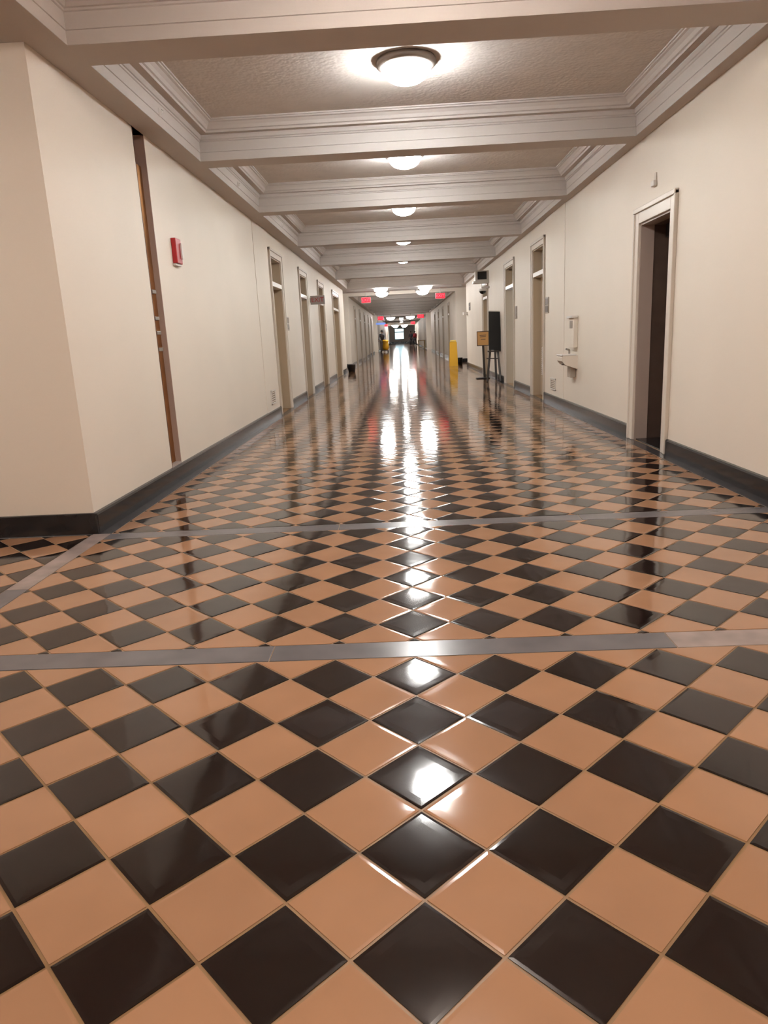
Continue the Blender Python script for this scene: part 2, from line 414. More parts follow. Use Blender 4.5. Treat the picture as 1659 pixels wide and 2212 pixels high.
o = MB().box(-2, 2.1, YEND - 0.03, YEND, 0, 0.35).box(XGL, XGL + 0.02, H2b, YEND, 0, 0.14).box(XGR - 0.02, XGR, H2b, YEND, 0, 0.14).obj('baseboard_far', 'base'); tag(o, 'dark baseboard around the far end of the corridor', 'baseboard', kind='structure')

# ------------------------------------------------------------------ ceiling
ce = empty('ceiling', (0, 0, ZS)); tag(ce, 'white coffered ceiling with moulded beams and dome lights', 'ceiling', kind='structure')
def cpart(mb, name, m): return rel(mb, ce, name, m)
PROF = [(0.0, 2.882), (0.0, 2.955), (0.006, 2.958), (0.006, 3.045), (0.014, 3.05), (0.014, 3.062), (0.024, 3.066), (0.034, 3.085), (0.036, 3.10),
        (0.10, 3.10), (0.104, 3.118), (0.118, 3.124), (0.13, 3.15), (0.152, 3.172), (0.17, 3.178), (0.17, 3.19), (0.182, 3.192), (0.182, 3.205)]
def coffer(x0, x1, y0, y1):
    m = MB(); k = len(PROF)
    for d, z in PROF:
        m.v += [(x0 + d, y0 + d, z), (x1 - d, y0 + d, z), (x1 - d, y1 - d, z), (x0 + d, y1 - d, z)]
    for q in range(k - 1):
        for i in range(4):
            j = (i + 1) % 4; m.f.append((q * 4 + i, q * 4 + j, q * 4 + 4 + j, q * 4 + 4 + i))
    cpart(m, 'coffer_moulding', 'ceil')
    cpart(MB().box(x0 + 0.17, x1 - 0.17, y0 + 0.17, y1 - 0.17, 3.204, 3.26), 'ceiling_panel', 'panel')
BAYS = [(-4.2, -1.3), (-0.95, 1.75), (2.07, 4.59), (4.91, 7.40), (7.68, 10.30), (10.58, 14.0), (14.28, 17.70), (17.98, 21.8), (22.1, 26.3)]
for a, b in BAYS: coffer(FL, FR, a, b)
ed = [-5] + [y for b in BAYS for y in b] + [HALL0]
for k in range(0, len(ed), 2):
    cpart(MB().box(FL, FR, ed[k], ed[k + 1], ZS, ZS + 0.0015), 'beam', 'ceil')
cpart(MB().box(XL - 0.3, FL, -5, HALL0, ZS, ZS + 0.0015), 'edge_beam', 'ceil')
cpart(MB().box(FR, XR + 0.3, -5, HALL0, ZS, ZS + 0.0015), 'edge_beam', 'ceil')
cpart(MB().box(-7.3, XL - 0.3, 0.4, 4.8, 2.98, 3.1), 'side_ceiling', 'panel')
# cross hall ceiling and beyond
cpart(MB().box(-9.2, 9.2, HALL0, HALL1, 3.02, 3.2), 'hall_ceiling', 'ceil')
cpart(MB().box(XL, XR, HALL0 + 1.9, HALL0 + 2.2, 2.94, 3.05), 'beam', 'ceil')
B2 = [(31.3, 34.6), (34.9, 38.3), (38.6, 42.0), (42.3, 45.7), (46.0, 49.4), (49.7, 53.1), (53.4, 56.7)]
for a, b in B2: coffer(XFL + 0.2, XFR - 0.1, a, b)
ed = [HALL1] + [y for b in B2 for y in b] + [H2a]
for k in range(0, len(ed), 2):
    cpart(MB().box(XFL, XFR, ed[k], ed[k + 1], ZS, ZS + 0.0015), 'beam', 'ceil')
cpart(MB().box(XFL - 0.3, XFL + 0.2, HALL1, H2a, ZS, ZS + 0.0015), 'edge_beam', 'ceil')
cpart(MB().box(XFR - 0.1, XFR + 0.3, HALL1, H2a, ZS, ZS + 0.0015), 'edge_beam', 'ceil')
cpart(MB().box(-6, 6, H2a, H2b, 3.0, 3.2), 'hall_ceiling', 'ceil')
cpart(MB().box(-2.4, 2.4, H2b, YEND, 3.0, 3.2), 'end_ceiling', 'ceil')
for k in range(10):
    y = H2b + 0.2 + k * 6.2
    cpart(MB().box(XGL, XGR, y, y + 0.35, 2.85, 3.01), 'beam', 'ceil')

# ------------------------------------------------------------------ dome lights
def dome_light(x, y, zt, label, r=0.187, group='flush dome ceiling lights', drop=0.0, glass='dome'):
    t = empty('dome_light', (x, y, zt)); tag(t, label, 'ceiling light', group)
    s = r / 0.187
    q = -drop
    ring = MB().lathe([(0.0005, q), (0.222 * s, q), (0.228 * s, q - 0.012), (0.228 * s, q - 0.038), (0.215 * s, q - 0.05), (0.192 * s, q - 0.060), (0.186 * s, q - 0.058), (0.186 * s, q - 0.03), (0.0005, q - 0.03)], x, y, zt, 36)
    rel(ring, t, 'light_rim', 'steel', True)
    if drop: rel(MB().lathe([(0.0005, 0), (0.06, 0), (0.06, -0.012), (0.02, -0.02), (0.02, q), (0.0005, q)], x, y, zt, 14), t, 'light_stem', 'steel', True)
    pr = [(0.186 * s, -0.052 - drop)]
    for k in range(0, 6):
        a = math.pi / 2 * k / 5
        pr.append((max(0.0005, 0.187 * s * math.cos(a) ** 0.95) if k < 5 else 0.0005, -0.056 - drop - 0.115 * s * math.sin(a)))
    rel(MB().lathe(pr, x, y, zt, 16), t, 'glass_dome', glass, True)
    return t
names = ['the coffer behind the camera', 'the coffer right above the camera', 'the pinkish coffer at the top edge of the photo', 'the nearest whole coffer, largest of the row', 'the second coffer down the corridor', 'the third coffer down the corridor', 'the fourth coffer down the corridor, half hidden by a beam', 'the fifth coffer, a thin white sliver', 'the sixth coffer, last sliver before the paired domes']
for (a, b), nm in zip(BAYS, names):
    yy = (a + b) / 2 - 0.05
    if a > 17: yy = a + (1.9 if a < 20 else 1.6)
    dome_light(0.12, yy, 3.205, 'white glass dome light in ' + nm, glass='dome_warm' if a < 4 else 'dome')
dome_light(-4.2, 2.7, 2.98, 'unseen dome light added in the side corridor left of the frame', glass='dome_warm')  # unseen lamp, added to brighten the wall facing the camera
for (x, y, nm) in ((-0.68, 27.0, 'upper left'), (0.92, 27.0, 'upper right'), (-0.71, 29.6, 'lower left'), (0.90, 29.6, 'lower right')):
    dome_light(x, y, 3.02, f'{nm} of the four dome lights between the two near exit signs', 0.25, 'four domes of the first cross hall', 0.09, 'dome_big')
ORD = ['first', 'second', 'third', 'fourth', 'fifth', 'sixth', 'seventh']
for (a, b), nm in zip(B2, ORD):
    dome_light(0.07, (a + b) / 2, 3.205, f'added dome light hidden in the {nm} coffer past the first cross hall', glass='dome_big')  # none of these domes is seen; put in to light this stretch
for x, nm in ((-0.82, 'left'), (0.76, 'right')):
    dome_light(x, 59.5, 3.0, f'{nm} dome light of the pair between the small far exit signs', 0.34, 'pair of domes in the second cross hall', 0.25, 'dome_far')
for y, zz in ((99.0, 0.25), (110.0, 0.2)):
    for x, nm in ((-0.85, 'left'), (0.45, 'right')):
        dome_light(x, y, 3.0, f'{nm} tiny dome light just above the far window, ' + ('front' if y < 100 else 'rear') + ' row', 0.42, 'tiny domes above the far window', zz, 'dome_far')
for y, nm in ((71.5, 'nearest'), (79, 'middle'), (90, 'last')):
    dome_light(0.05, y, 3.0, f'{nm} added dome light hidden behind beams of the farthest stretch', 0.187)  # more unseen domes, added for light in the last stretch

# ------------------------------------------------------------------ doors
NDOOR = [0]
def door(side, X, y0, y1, zt, label, leafm='leaf', transom=True, recess=0.13, casing=0.11, louver=False, angle=None, panem='frost', handle=True, jambm='jambtan', leaf=True, detail=True, paned=False, bar=2.06, leafz0=0.006, jd=None):
    NDOOR[0] += 1; s = side
    d = empty(f'door_{NDOOR[0]}', (X, (y0 + y1) / 2, 0)); tag(d, label, 'door', kind='structure')
    p = lambda mb, n, m, par=None: (rel(mb, d, n, m))
    J = recess
    # casing: stepped frame around the opening
    c = MB(); e = 0.003
    for (a, b) in ((y0 - casing, y0), (y1, y1 + casing)):
        c.bbox(X - s * 0.022, X + s * 0.01, a, b, 0, zt + casing, 0.005)
    c.bbox(X - s * 0.022, X + s * 0.01, y0, y1, zt, zt + casing, 0.005)
    for (a, b) in ((y0 - casing - 0.004, y0 - casing + 0.03), (y1 + casing - 0.03, y1 + casing + 0.004)):
        c.bbox(X - s * 0.036, X + s * 0.0, a, b, 0, zt + casing + 0.004, 0.006)
    c.bbox(X - s * 0.04, X + s * 0.0, y0 - casing - 0.004, y1 + casing + 0.004, zt + casing - 0.03, zt + casing + 0.014, 0.006)
    p(c, 'door_frame', 'trim')
    JD = jd or J + 0.06
    jb = MB().box(X, X + s * JD, y0 - e, y0 + 0.018, 0, zt).box(X, X + s * JD, y1 - 0.018, y1 + e, 0, zt).box(X, X + s * JD, y0 + 0.018, y1 - 0.018, zt - 0.018, zt + e)
    p(jb, 'door_jamb', jambm)
    lt = zt - 0.02
    if transom:
        p(MB().bbox(X - s * 0.012, X + s * (J + 0.05), y0 + 0.018, y1 - 0.018, bar, bar + 0.075, 0.006), 'transom_bar', 'white')
        p(MB().box(X + s * (J + 0.01), X + s * (J + 0.02), y0 + 0.018, y1 - 0.018, bar + 0.075, zt - 0.018), 'transom_pane', panem)
        lt = bar
    if leaf:
        th = 0.045; hy = y1 - 0.02 if angle else None
        lo = empty('tmp') if False else None
        mb = MB().bbox(X + s * J, X + s * (J + th), y0 + 0.02, y1 - 0.02, leafz0, lt - 0.003, 0.003)
        lf = p(mb, 'door_leaf', leafm)
        def sub(mb, n, m):
            o = mb.obj(n, m, lf); return o
        if detail:
            w = y1 - y0
            st = 0.14
            fr = MB()
            for (za, zb) in ((0.25, 0.95), (1.1, lt - 0.16)):
                fr.bbox(X + s * (J - 0.006), X + s * (J + 0.004), y0 + st, y0 + st + 0.02, za, zb, 0.002).bbox(X + s * (J - 0.006), X + s * (J + 0.004), y1 - st - 0.02, y1 - st, za, zb, 0.002)
                fr.bbox(X + s * (J - 0.006), X + s * (J + 0.004), y0 + st, y1 - st, za, za + 0.02, 0.002).bbox(X + s * (J - 0.006), X + s * (J + 0.004), y0 + st, y1 - st, zb - 0.02, zb, 0.002)
            if not paned and not louver: sub(fr, 'panel_moulding', leafm)
        if handle:
            yh = y0 + 0.09
            h = MB().bbox(X + s * (J - 0.008), X + s * J, yh - 0.03, yh + 0.03, 0.88, 1.10, 0.003)
            h.tube([(X + s * J, yh, 1.0), (X + s * (J - 0.05), yh, 1.0), (X + s * (J - 0.05), yh + 0.11, 1.0)], 0.011)
            sub(h, 'door_handle', 'bronze')
        if louver:
            g = MB(); a, b = y0 + 0.18, y1 - 0.18
            g.box(X + s * (J - 0.012), X + s * J, a - 0.03, a, 0.33, 0.90).box(X + s * (J - 0.012), X + s * J, b, b + 0.03, 0.33, 0.90).box(X + s * (J - 0.012), X + s * J, a, b, 0.87, 0.90).box(X + s * (J - 0.012), X + s * J, a, b, 0.33, 0.36)
            sub(g, 'louver_frame', leafm)
            for k in range(14):
                z = 0.375 + k * 0.0355; q = MB()
                q.v = [(X + s * (J - 0.002), a, z + 0.028), (X + s * (J - 0.014), a, z), (X + s * (J - 0.014), a, z - 0.004), (X + s * (J - 0.002), a, z + 0.022)]
                q.v += [(x, b, zz) for x, _, zz in q.v]
                q.f = [(0, 1, 2, 3), (4, 5, 6, 7), (0, 1, 5, 4), (1, 2, 6, 5), (2, 3, 7, 6), (3, 0, 4, 7)]
                sub(q, 'louver_slat', 'white')
        if paned:
            a, b = y0 + 0.56, y0 + 0.69
            sub(MB().bbox(X + s * (J - 0.004), X + s * (J + 0.01), a, b, 0.98, 1.78, 0.002), 'vision_pane', 'black')
            sub(MB().box(X + s * (J - 0.003), X + s * (J + 0.01), y0 + 0.02, y1 - 0.02, 0.0, 0.10), 'kick_plate', 'black')
    return d
# right, near: dark recessed doorway
d1 = door(1, XR, *RD[0], 'dark brown door deep in the near doorway of the right wall', 'darkwood', transom=False, recess=0.27, jambm='taupe', paned=True, casing=0.13, detail=False, handle=False, jd=0.13)
rel(MB().box(XR + 0.02, XR + 0.27, RD[0][0], RD[0][1], -0.02, 0.012), d1, 'threshold', 'base')
rel(MB().box(XR + 0.24, XR + 0.30, RD[0][0] + 0.018, RD[0][1] - 0.018, 1.98, 2.12), d1, 'head_panel', 'black')
for ya, yb in ((RD[0][0] - 0.002, RD[0][0] + 0.01), (RD[0][1] - 0.01, RD[0][1] + 0.002)):
    rel(MB().box(XR + 0.13, XR + 0.3, ya, yb, 0, 2.11), d1, 'inner_jamb', 'darkwood')
rel(MB().box(XR + 0.13, XR + 0.3, RD[0][0], RD[0][1], 2.10, 2.122), d1, 'inner_jamb', 'darkwood')
door(1, XR, *RD[1], 'cream door with floor-level louvre and transom on the right wall', louver=True)
d3 = door(1, XR, *RD[2], 'doorway on the right wall spilling daylight behind the easel', leaf=False, transom=True)
door(1, XR, *RD[3], 'cream door behind the tan sign stand on the right wall', detail=False, panem='blackglass')
door(-1, XL, *LD[0], 'first transom door of the left wall, beside the low vent', panem='frost')
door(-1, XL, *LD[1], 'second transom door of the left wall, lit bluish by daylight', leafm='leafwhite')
door(-1, XL, *LD[2], 'third transom door of the left wall, past the grey exit sign', detail=False)
door(-1, XL, *LD[3], 'wide fourth transom door of the left wall, before the cross hall', detail=False)
for k, q in enumerate(FD_L): door(-1, XFL, *q, f'left wall transom door {["first","second","third","fourth","fifth"][k]} past the cross hall', detail=False, handle=False)
for k, q in enumerate(FD_R): door(1, XFR, *q, f'right wall transom door {["first","second","third","fourth"][k]} past the cross hall', detail=False, handle=False)
# daylit room behind the open doorway
o = MB().box(XR + 0.3, 5.4, 14.0, 14.2, 0, 3).box(XR + 0.3, 5.4, 18.4, 18.6, 0, 3).box(5.4, 5.6, 14.0, 15.2, 0, 3).box(5.4, 5.6, 17.2, 18.6, 0, 3).box(5.4, 5.6, 15.2, 17.2, 0, 0.8).box(5.4, 5.6, 15.2, 17.2, 2.3, 3).obj('wall_room', 'wall'); tag(o, 'cream walls of the daylit room off the corridor', 'wall', kind='structure')
o = MB().box(XR + 0.3, 5.6, 14.0, 18.6, 2.9, 3.0).obj('ceiling_room', 'ceil'); tag(o, 'white ceiling of the daylit room', 'ceiling', kind='structure')
o = MB().box(XR, 5.6, 14.0, 18.6, -0.2, 0.0).obj('floor_room', 'grout'); tag(o, 'plain floor of the daylit room', 'floor', kind='structure')
wn = empty('window_2', (5.45, 16.2, 0.8)); tag(wn, 'daylit window of the room off the corridor', 'window', kind='structure')
rel(MB().box(5.47, 5.48, 15.2, 17.2, 0.8, 2.3), wn, 'window_pane', 'daylight')
rel(MB().box(5.42, 5.5, 16.17, 16.23, 0.8, 2.3).box(5.42, 5.5, 15.2, 17.2, 1.55, 1.6), wn, 'window_frame', 'white')

# ------------------------------------------------------------------ wall fittings
t = empty('fire_alarm', (XL, 6.93, 1.92)); tag(t, 'red fire alarm strobe on the left wall', 'fire alarm')
rel(MB().bbox(XL, XL + 0.045, 6.85, 7.01, 1.915, 2.135, 0.006), t, 'alarm_body', 'alarmred')
rel(MB().bbox(XL + 0.044, XL + 0.062, 6.965, 7.0, 1.96, 2.10, 0.004), t, 'strobe_lens', 'white')
rel(MB().bbox(XL + 0.0, XL + 0.03, 6.85, 7.01, 1.895, 1.915, 0.003), t, 'alarm_base', 'white')
for k, (x, y, z) in enumerate(((FL, 6.22, 2.985), (FL, 9.01, 2.985), (FL, 12.2, 2.985))):
    t = empty('sprinkler', (x, y, z)); tag(t, 'white sidewall sprinkler on the ceiling beam, ' + ('nearest' if k == 0 else 'second' if k == 1 else 'third') + ' of the left row', 'sprinkler', 'sidewall sprinklers on the left edge beam')
    rel(MB().lathe([(0.0, 0), (0.034, 0), (0.034, 0.006), (0.02, 0.012), (0.012, 0.03), (0.0, 0.03)], x, y, z, 16, 'x'), t, 'escutcheon', 'white', True)
    rel(MB().bbox(x + 0.03, x + 0.034, y - 0.018, y + 0.018, z + 0.008, z + 0.014, 0.002), t, 'deflector', 'steel')
def vent(side, X, y0, y1, z0, z1, label):
    s = side; t = empty('wall_vent', (X, (y0 + y1) / 2, z0)); tag(t, label, 'vent')
    f = MB(); q = 0.022
    f.bbox(X - s * 0.012, X, y0, y1, z0, z0 + q, 0.002).bbox(X - s * 0.012, X, y0, y1, z1 - q, z1, 0.002).bbox(X - s * 0.012, X, y0, y0 + q, z0, z1, 0.002).bbox(X - s * 0.012, X, y1 - q, y1, z0, z1, 0.002)
    rel(f, t, 'vent_frame', 'white'); rel(MB().box(X - s * 0.003, X + s * 0.01, y0 + q, y1 - q, z0 + q, z1 - q), t, 'vent_plate', 'frost')
    for k in range(5):
        z = z0 + q + 0.018 + k * (z1 - z0 - 2 * q) / 5.3
        rel(MB().box(X - s * 0.008, X, y0 + q, y1 - q, z, z + 0.012), t, 'vent_slat', 'trim')
vent(-1, XL + 0.006, 11.12, 11.50, 0.23, 0.45, 'low white vent beside the first door of the left wall')
vent(1, XR - 0.006, 11.38, 11.78, 0.22, 0.41, 'low white vent beside the louvred door of the right wall')
def room_sign(side, X, y, z, w, h, label, m='signgrey', m2='signdark'):
    s = side; t = empty('room_sign', (X, y, z)); tag(t, label, 'sign', 'room signs beside the doors')
    rel(MB().bbox(X - s * 0.012, X, y - w / 2, y + w / 2, z - h / 2, z + h / 2, 0.003), t, 'sign_plate', m)
    rel(MB().bbox(X - s * 0.016, X - s * 0.01, y - w / 2 + 0.02, y + w / 2 - 0.02, z + 0.01, z + h / 2 - 0.02, 0.002), t, 'sign_insert', m2)
    rel(MB().bbox(X - s * 0.016, X - s * 0.01, y - w / 2 + 0.02, y + w / 2 - 0.02, z - h / 2 + 0.02, z - 0.01, 0.002), t, 'sign_insert', m2)
room_sign(-1, XL, 13.36, 1.49, 0.30, 0.24, 'grey room sign past the first door of the left wall', 'signgrey', 'frost')
room_sign(1, XR - 0.006, 12.08, 1.54, 0.26, 0.25, 'dark room sign before the louvred door', 'signgrey', 'signdark')
room_sign(1, XR, 15.35, 1.53, 0.26, 0.25, 'grey room sign before the daylit doorway', 'signgrey', 'signgrey')
room_sign(-1, XL, 20.15, 1.50, 0.28, 0.24, 'grey room sign past the third door of the left wall', 'signgrey', 'frost')
room_sign(1, XR, 25.6, 2.05, 0.5, 0.26, 'dark room sign above the white tag near the right corner', 'signgrey', 'signdark')
t = MB().bbox(XR - 0.16, XR, 26.35, 26.6, 1.80, 1.90, 0.004).obj('wall_tag', 'white'); tag(t, 'small bright white tag on the right wall before the cross hall', 'sign')
# sensor above the near right door
t = empty('wall_sensor', (XR, 7.12, 2.40)); tag(t, 'small cream sensor above the near right doorway', 'sensor')
rel(MB().bbox(XR - 0.035, XR, 7.09, 7.17, 2.385, 2.435, 0.008), t, 'sensor_body', 'white')
rel(MB().bbox(XR - 0.012, XR, 7.10, 7.15, 2.435, 2.50, 0.004), t, 'sensor_plate', 'trim')
# drinking fountain with bottle filler
t = empty('drinking_fountain', (XR, 10.2, 0.5)); tag(t, 'cream drinking fountain with bottle filler on the right wall', 'drinking fountain')
rel(MB().bbox(XR - 0.06, XR, 10.02, 10.30, 0.9, 1.30, 0.008), t, 'filler_panel', 'wall')
rel(MB().bbox(XR - 0.09, XR - 0.005, 10.0, 10.32, 1.295, 1.325, 0.006), t, 'filler_cap', 'white')
rel(MB().bbox(XR - 0.064, XR - 0.05, 10.08, 10.24, 1.16, 1.26, 0.004), t, 'filler_alcove', 'signgrey')
bm = bmesh.new()
prof = [(0.0, 0.80), (-0.20, 0.80), (-0.215, 0.78), (-0.21, 0.73), (-0.17, 0.68), (-0.09, 0.65), (0.0, 0.62)]
va = [bm.verts.new((XR + px, 10.0, pz)) for px, pz in prof]; vb = [bm.verts.new((XR + px, 10.34, pz)) for px, pz in prof]
bm.faces.new(va); bm.faces.new(list(reversed(vb)))
for i in range(len(prof)):
    j = (i + 1) % len(prof); bm.faces.new((va[i], vb[i], vb[j], va[j]))
rel(MB().addbm(bm), t, 'basin', 'wall')
rel(MB().bbox(XR - 0.22, XR - 0.02, 9.995, 10.345, 0.798, 0.818, 0.006), t, 'basin_rim', 'white')
rel(MB().tube([(XR - 0.06, 10.25, 0.81), (XR - 0.06, 10.25, 0.87), (XR - 0.11, 10.23, 0.885)], 0.014), t, 'spout', 'steel')
rel(MB().bbox(XR - 0.20, XR - 0.05, 10.05, 10.12, 0.675, 0.695, 0.004), t, 'push_bar', 'signdark')
rel(MB().bbox(XR - 0.08, XR, 10.1, 10.28, 0.50, 0.66, 0.01), t, 'drain_cover', 'frost')

# ------------------------------------------------------------------ exit signs
def exit_sign(x, y, z, w, h, label, group, lit=True, stem=None, body='white', face='exitred', letter='exitletter', wall_side=None):
    t = empty('exit_sign', (x, y, z)); tag(t, label, 'exit sign', group)
    rel(MB().bbox(x - w / 2 - 0.012, x + w / 2 + 0.012, y, y + 0.06, z - h / 2 - 0.012, z + h / 2 + 0.012, 0.004), t, 'sign_housing', body)
    rel(MB().box(x - w / 2, x + w / 2, y - 0.004, y + 0.002, z - h / 2, z + h / 2), t, 'sign_face', face)
    me = text_mesh('EXIT', h * 0.82, 0.002, 'exit_lettering'); me.materials.clear(); me.materials.append(MATS[letter])
    o = bpy.data.objects.new('exit_lettering', me); C.objects.link(o); o.parent = t
    o.rotation_euler = (R(90), 0, 0); o.location = (0, -0.007, 0)
    if stem: rel(MB().tube([(x, y + 0.03, z + h / 2), (x, y + 0.03, stem)], 0.012), t, 'hanging_stem', body)
    if wall_side: rel(MB().bbox(x + w / 2 * wall_side, x + (w / 2 + 0.04) * wall_side, y, y + 0.06, z - 0.05, z + 0.05, 0.004), t, 'wall_bracket', body)
exit_sign(-1.395, 30.6, 2.69, 0.37, 0.20, 'glowing red exit sign hanging left of the four domes', 'near hanging exit signs', stem=2.885 + 0.135)
exit_sign(1.65, 30.6, 2.71, 0.38, 0.20, 'glowing red exit sign hanging right of the four domes', 'near hanging exit signs', stem=3.02)
exit_sign(-1.62, 59.6, 2.68, 0.46, 0.26, 'small red exit sign above the blue sign, far left', 'far hanging exit signs', stem=3.0)
exit_sign(1.58, 59.6, 2.68, 0.52, 0.26, 'small red exit sign by the far right wall', 'far hanging exit signs', stem=3.0)
exit_sign(-1.52, 75, 2.35, 0.30, 0.22, 'tiny red exit sign below the blue sign', 'tiny exit signs', stem=3.0)
exit_sign(1.28, 80, 2.55, 0.45, 0.26, 'tiny red exit sign right of the paired far domes', 'tiny exit signs', stem=3.0)
exit_sign(-1.885, 17.0, 2.07, 0.30, 0.17, 'unlit grey exit sign sticking out of the left wall', None, body='greybox', face='greybox', letter='exitoff', wall_side=-1)
t = empty('blue_sign', (-1.6, 59.0, 2.2)); tag(t, 'glowing blue sign hanging below the far left exit sign', 'sign')
rel(MB().bbox(-2.0, -1.25, 59.0, 59.06, 2.17, 2.32, 0.005), t, 'sign_face', 'bluesign')
for x in (-1.9, -1.35): rel(MB().tube([(x, 59.03, 2.3), (x, 59.03, 3.0)], 0.012), t, 'hanging_stem', 'greybox')

# ------------------------------------------------------------------ black box display and camera over the fourth right door
t = empty('wall_display', (2.24, 20.0, 2.6)); tag(t, 'black screen in a white box high on the right wall', 'display')
rel(MB().bbox(2.02, XR, 20.0, 20.25, 2.50, 2.76, 0.006), t, 'display_housing', 'white')
rel(MB().box(2.08, 2.32, 19.99, 20.01, 2.535, 2.735), t, 'display_screen', 'blackglass')
rel(MB().bbox(1.96, XR, 19.96, 20.27, 2.44, 2.50, 0.006), t, 'display_shelf', 'white')
t = empty('security_camera', (2.2, 19.9, 2.2)); tag(t, 'white hooded security camera below the black screen', 'camera')
rel(MB().bbox(2.16, XR, 19.88, 20.0, 2.30, 2.35, 0.01), t, 'camera_arm', 'white')
rel(MB().lathe([(0.0, 0.06), (0.07, 0.055), (0.10, 0.03), (0.105, 0.0), (0.095, -0.02), (0.0, -0.02)], 2.2, 19.9, 2.25, 20), t, 'camera_hood', 'white', True)
pr = [(0.09 * math.cos(a * math.pi / 12), -0.02 - 0.075 * math.sin(a * math.pi / 12)) for a in range(7)]
rel(MB().lathe(pr, 2.2, 19.9, 2.25, 20), t, 'camera_lens', 'blackglass', True)

# ------------------------------------------------------------------ easel with black board
ez = empty('easel', (2.2, 17.9, 0)); tag(ez, 'grey tripod easel holding the black board by the right wall', 'easel')
ey = 17.9
top = Vector((2.25, ey + 0.10, 1.62))
for q, (fx, fy) in enumerate(((2.02, ey - 0.32), (2.33, ey - 0.45), (2.32, ey + 0.34))):
    rel(MB().tube([tuple(top + Vector((0.0, 0, 0))), (fx, fy, 0.006)], 0.028), ez, 'leg', 'darksteel' if q == 0 else 'greybag')
    
rel(MB().bbox(2.05, 2.36, ey - 0.29, ey - 0.13, 0.70, 0.735, 0.006), ez, 'ledge', 'darksteel')
rel(MB().tube([(2.03, ey - 0.19, 0.55), (2.28, ey - 0.38, 0.55)], 0.012), ez, 'brace', 'darksteel')
bd = empty('display_board', (2.22, ey - 0.25, 0.745)); tag(bd, 'black display board leaning on the easel', 'display board')
b = MB().bbox(-0.145, 0.145, -0.012, 0.012, 0, 0.92, 0.003).obj('board_panel', 'black', bd)
MB().bbox(-0.16, 0.16, -0.016, 0.014, 0.918, 0.94, 0.003).obj('board_clip', 'white', bd)
bd.rotation_euler = (R(-14), R(4), R(8))

# ------------------------------------------------------------------ tan sign on a stand
t = empty('sign_stand', (2.06, 19.0, 0)); tag(t, 'tan framed sign on a dark floor stand behind the black board', 'sign stand')
rel(MB().bbox(1.90, 2.24, 18.85, 19.15, 0, 0.022, 0.006), t, 'stand_base', 'black')
rel(MB().tube([(2.12, 19.0, 0.02), (2.09, 19.0, 0.86)], 0.03), t, 'stand_pole', 'darksteel')
rel(MB().bbox(1.93, 2.24, 18.97, 19.0, 0.83, 1.20, 0.005), t, 'sign_frame', 'darkwood')
rel(MB().box(1.945, 2.225, 18.962, 18.975, 0.85, 1.18), t, 'sign_sheet', 'paper')
for k, (a, b, z) in enumerate(((2.0, 2.17, 1.09), (2.01, 2.16, 1.05), (2.03, 2.15, 0.99))):
    rel(MB().box(a, b, 18.959, 18.963, z, z + 0.014), t, 'printed_line', 'signdark')

# ------------------------------------------------------------------ yellow floor sign
t = empty('wet_floor_sign', (1.92, 27.6, 0)); tag(t, 'tall yellow folding caution sign by the right wall', 'floor sign')
for s_ in (-1, 1):
    b = MB(); b.v = []
    y0_, y1_ = 27.6 + s_ * 0.17, 27.6 + s_ * 0.03
    hw0, hw1 = 0.155, 0.13
    P = [(-hw0, y0_, 0), (hw0, y0_, 0), (hw1, y1_, 0.86), (hw1 - 0.03, y1_, 0.9), (-hw1 + 0.03, y1_, 0.9), (-hw1, y1_, 0.86)]
    b.v = [(1.92 + p[0], p[1], p[2]) for p in P] + [(1.92 + p[0], p[1] - 0.02 * s_, p[2]) for p in P]
    b.f = [tuple(range(6)), tuple(range(6, 12))] + [(i, (i + 1) % 6, 6 + (i + 1) % 6, 6 + i) for i in range(6)]
    rel(b, t, 'sign_panel', 'yellow')
rel(MB().bbox(1.81, 2.03, 27.56, 27.64, 0.88, 0.94, 0.015), t, 'carry_handle', 'yellowpale')

# ------------------------------------------------------------------ dark objects at the left and right hall corners
t = empty('waste_bin', (-1.98, 26.4, 0)); 
tag(t, 'low black floor bin at the left corner before the cross hall', 'bin')
rel(MB().lathe([(0, 0), (0.12, 0), (0.15, 0.26), (0.155, 0.27), (0.14, 0.27), (0.12, 0.05), (0, 0.05)], -1.86, 26.45, 0, 20), t, 'bin_body', 'black', True)
rel(MB().lathe([(0.155, 0.262), (0.162, 0.275), (0.155, 0.288), (0.142, 0.28)], -1.86, 26.45, 0, 20), t, 'bin_rim', 'greybag', True)
t = empty('door_stop', (2.2, 28.9, 0)); tag(t, 'small black bin behind the yellow sign', 'bin')
rel(MB().lathe([(0, 0), (0.13, 0), (0.15, 0.24), (0.14, 0.25), (0.12, 0.05), (0, 0.05)], 2.22, 28.9, 0, 20), t, 'bin_body', 'black', True)
t.name = 'waste_bin'

# ------------------------------------------------------------------ far bench, cart and people
t = empty('side_table', (1.75, 66, 0)); tag(t, 'small light wooden table against the far right wall', 'table')
rel(MB().bbox(1.45, 2.08, 65.2, 66.8, 0.72, 0.77, 0.008), t, 'table_top', 'tablewood')
for x in (1.5, 2.03):
    for y in (65.26, 66.74):
        rel(MB().bbox(x - 0.03, x + 0.03, y - 0.03, y + 0.03, 0, 0.72, 0.004), t, 'leg', 'tablewood')
rel(MB().bbox(1.48, 2.05, 65.25, 66.75, 0.15, 0.19, 0.006), t, 'lower_shelf', 'tablewood')

